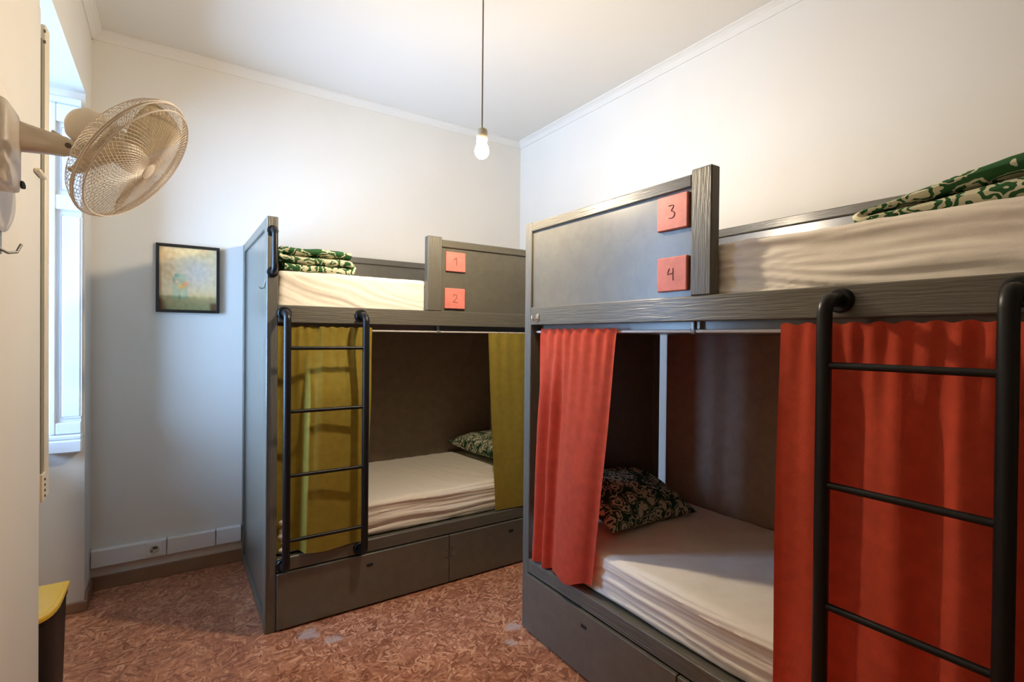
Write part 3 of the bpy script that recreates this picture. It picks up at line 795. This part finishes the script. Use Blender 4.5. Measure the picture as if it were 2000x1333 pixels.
for k in range(3):
    a0 = 2*pi*k/3+1.45; bm = NB()
    def fb(a, b):
        r = lerp(0.030, 0.150, a); wdt = lerp(0.40, 0.62, a**0.6)*(1-0.30*a**6)
        ang = a0+(b-0.5)*2*wdt*lerp(1.3, 0.92, a)+0.28*a
        return H(r, ang, (b-0.5)*0.046-0.024+0.006*sin(pi*b))
    sheet(bm, fb, 14, 14, 0.002); obj('blade', bm, M['blade'], fan, True, angle=80)
# hook below the fan
bm = NB(); box(bm, XL, XL+0.012, 1.655, 1.69, 1.535, 1.592, 0.002)
tube(bm, [(XL+0.008, 1.672, 1.548), (XL+0.022, 1.690, 1.540), (XL+0.034, 1.71, 1.545), (XL+0.040, 1.722, 1.566)], 0.0035, 8)
tag(obj('wall_hook', bm, M['grey_metal'], None, True), 'small grey metal hook on the left wall below the fan', 'hook')

# ------------------------------------------------------------------ framed picture
px0, px1, pz0, pz1 = -0.075, 0.228, 1.468, 1.847
pic = thing('framed_picture', 'black framed picture of a glass jar of flowers on the back wall', 'picture', ((px0+px1)/2, YB, pz0))
fw = 0.0155
bm = NB()
box(bm, px0, px0+fw, YB-0.022, YB-0.001, pz0, pz1, 0.002); box(bm, px1-fw, px1, YB-0.022, YB-0.001, pz0, pz1, 0.002)
box(bm, px0+fw, px1-fw, YB-0.022, YB-0.001, pz0, pz0+fw, 0.002); box(bm, px0+fw, px1-fw, YB-0.022, YB-0.001, pz1-fw, pz1, 0.002)
obj('frame', bm, M['frame_black'], pic)
def print_colour(s, t):
    """s across 0..1, t up 0..1 : soft washed still life - jar, flowers, stained paper, dark table corners"""
    mixc = lambda a, b, k: tuple(a[i]+(b[i]-a[i])*k for i in range(3))
    g = lambda cx, cy, rx, ry: math.exp(-(((s-cx)/rx)**2+((t-cy)/ry)**2))
    c = (0.60, 0.50, 0.35)
    c = mixc(c, (0.46, 0.47, 0.52), min(1, 0.85*g(0.66, 0.62, 0.30, 0.24)))
    c = mixc(c, (0.66, 0.58, 0.36), 0.7*g(0.45, 0.93, 0.5, 0.10))
    for (cx, cy, r) in ((0.16, 0.86, 0.085), (0.15, 0.66, 0.07), (0.78, 0.93, 0.06), (0.16, 0.53, 0.06)):
        d = math.hypot((s-cx), (t-cy)*1.2); c = mixc(c, (0.50, 0.25, 0.10), 0.28*math.exp(-((d-r)/0.035)**2)); c = mixc(c, (0.62, 0.45, 0.3), 0.35*g(cx, cy, r*.6, r*.6))
    if t < 0.25: c = mixc(c, (0.20, 0.18, 0.09), 0.85*ss(0.25, 0.20, t))
    c = mixc(c, (0.16, 0.18, 0.10), 0.6*ss(0.20, 0.02, t))
    c = mixc(c, (0.55, 0.44, 0.24), 0.6*g(0.75, 0.24, 0.3, 0.06))
    jar = ss(0.21, 0.235, s)*ss(0.505, 0.48, s)*ss(0.165, 0.185, t)*ss(0.53, 0.51, t)
    neck = ss(0.25, 0.27, s)*ss(0.47, 0.45, s)*ss(0.50, 0.52, t)*ss(0.585, 0.57, t)
    c = mixc(c, (0.34, 0.46, 0.36), 0.62*max(jar, neck))
    c = mixc(c, (0.10, 0.30, 0.27), 0.75*max(neck*g(0.27, 0.55, 0.05, 0.05), jar*g(0.24, 0.47, 0.03, 0.04)))
    c = mixc(c, (0.12, 0.20, 0.11), 0.7*jar*ss(0.24, 0.18, t)); c = mixc(c, (0.16, 0.13, 0.05), 0.6*g(0.345, 0.20, 0.02, 0.05))
    for (cx, cy, col, r) in ((0.42, 0.39, (0.70, 0.30, 0.05), 0.05), (0.46, 0.43, (0.75, 0.22, 0.10), 0.035), (0.36, 0.37, (0.72, 0.42, 0.08), 0.04), (0.28, 0.44, (0.62, 0.20, 0.15), 0.035), (0.30, 0.45, (0.75, 0.65, 0.6), 0.02)):
        c = mixc(c, col, 0.7*g(cx, cy, r*1.1, r*0.9))
    c = mixc(c, (0.07, 0.02, 0.015), 0.9*ss(0.08+0.16*(0.2-t)/0.2, 0.0, s)*ss(0.22, 0.14, t))
    c = mixc(c, (0.08, 0.03, 0.02), 0.85*ss(0.86, 0.92, s)*ss(0.15, 0.09, t))
    k = 1.18+0.20*N(s*14, t*14, 3.0)
    return tuple(max(0, min(1, x*k*q)) for x, q in zip(c, (1.12, 1.0, 0.78)))
bm = NB(); nx, nz = 64, 80
lay = bm.loops.layers.color.new('print')
g_ = [[bm.verts.new((lerp(px0+fw, px1-fw, i/nx), YB-0.010, lerp(pz0+fw, pz1-fw, j/nz))) for j in range(nz+1)] for i in range(nx+1)]
def enc(c): return tuple((12.92*x if x < 0.0031308 else 1.055*x**(1/2.4)-0.055) for x in c)
for i in range(nx):
    for j in range(nz):
        f = bm.faces.new((g_[i][j], g_[i+1][j], g_[i+1][j+1], g_[i][j+1]))
        for l, (a, b) in zip(f.loops, ((i, j), (i+1, j), (i+1, j+1), (i, j+1))): l[lay] = (*enc(print_colour(a/nx, b/nz)), 1)
for f in bm.faces: f.normal_update()
if bm.faces[:][0].normal.y > 0: bmesh.ops.reverse_faces(bm, faces=bm.faces[:])
obj('print', bm, M['print'], pic, recalc=False, label='faded print of a green jar with orange flowers')

# ------------------------------------------------------------------ cable trunking with outlet
tr = thing('cable_trunking', 'white cable trunking with a power outlet above the skirting, back wall', 'trunking', (0.0, YB, 0.126))
TZ0, TZ1 = 0.127, 0.218
for (a, b) in ((XL+0.004, -0.021), (-0.017, 0.214), (0.218, X1-0.004)):
    bm = NB(); box(bm, a, b, YB-0.036, YB, TZ0, TZ1, 0.004); obj('trunking_cover', bm, M['plastic_white'], tr)
bm = NB(); box(bm, -0.112, -0.040, YB-0.040, YB-0.034, TZ0+0.012, TZ1-0.008, 0.003); so = obj('outlet', bm, M['plastic_white'], tr)
bm = NB(); lathe(bm, (-0.076, YB-0.040, 0.172), (0, -1, 0), [(0, 0.0005), (0.019, 0.0005), (0.021, 0.0025), (0.023, 0.0), (0.023, -0.002), (0, -0.002)], 24); obj('outlet_ring', bm, M['socket_grey'], so, True)
bm = NB(); box(bm, -0.083, -0.062, YB-0.0425, YB-0.0402, 0.174, 0.187, 0.001); box(bm, -0.090, -0.084, YB-0.0425, YB-0.0402, 0.158, 0.172, 0.001); obj('outlet_holes', bm, M['socket_dark'], so)

# ------------------------------------------------------------------ waste bin in the window recess
bn = thing('waste_bin', 'black pedal bin with a yellow lid in the recess below the window', 'bin', (-0.455, 2.36, 0))
def dshape(hw, y0, y1, n=18):
    pts = [(-0.455+hw, y1), (-0.455-hw, y1)]
    for k in range(n+1):
        a = pi+pi*k/n; ca, sa = cos(a), sin(a)
        pts.append((-0.455+hw*math.copysign(abs(ca)**0.6, ca), (y1-0.11)+(y1-0.11-y0)*math.copysign(abs(sa)**0.6, sa)))
    return pts
bm = NB(); rows = []
for (z, k) in ((0.0, 0.88), (0.02, 0.90), (0.20, 0.93), (0.375, 0.965), (0.38, 0.99), (0.405, 0.99)):
    rows.append([bm.verts.new((x, y, z)) for x, y in dshape(0.136*k, 2.355-0.150*k, 2.355+0.142*k)])
for a, b in zip(rows, rows[1:]):
    for k in range(len(a)): bm.faces.new((a[k], a[(k+1) % len(a)], b[(k+1) % len(b)], b[k]))
bm.faces.new(rows[0][::-1]); bm.faces.new(rows[-1])
obj('body', bm, M['black_plastic'], bn, True, angle=35)
bm = NB(); rows = []
for (z, k) in ((0.402, 1.0), (0.414, 1.015), (0.420, 1.0), (0.421, 0.93), (0.424, 0.915), (0.427, 0.80), (0.428, 0.4)):
    rows.append([bm.verts.new((x, y, z)) for x, y in dshape(0.138*k, 2.355-0.158*k, 2.355+0.147*k)])
for a, b in zip(rows, rows[1:]):
    for k in range(len(a)): bm.faces.new((a[k], a[(k+1) % len(a)], b[(k+1) % len(b)], b[k]))
bm.faces.new(rows[0][::-1]); bm.faces.new(rows[-1])
obj('lid', bm, M['yellow_plastic'], bn, True, label='bright yellow lid', angle=25)
bm = NB(); box(bm, -0.50, -0.41, 2.165, 2.24, 0.012, 0.024, 0.004); obj('pedal', bm, M['black_plastic'], bn)
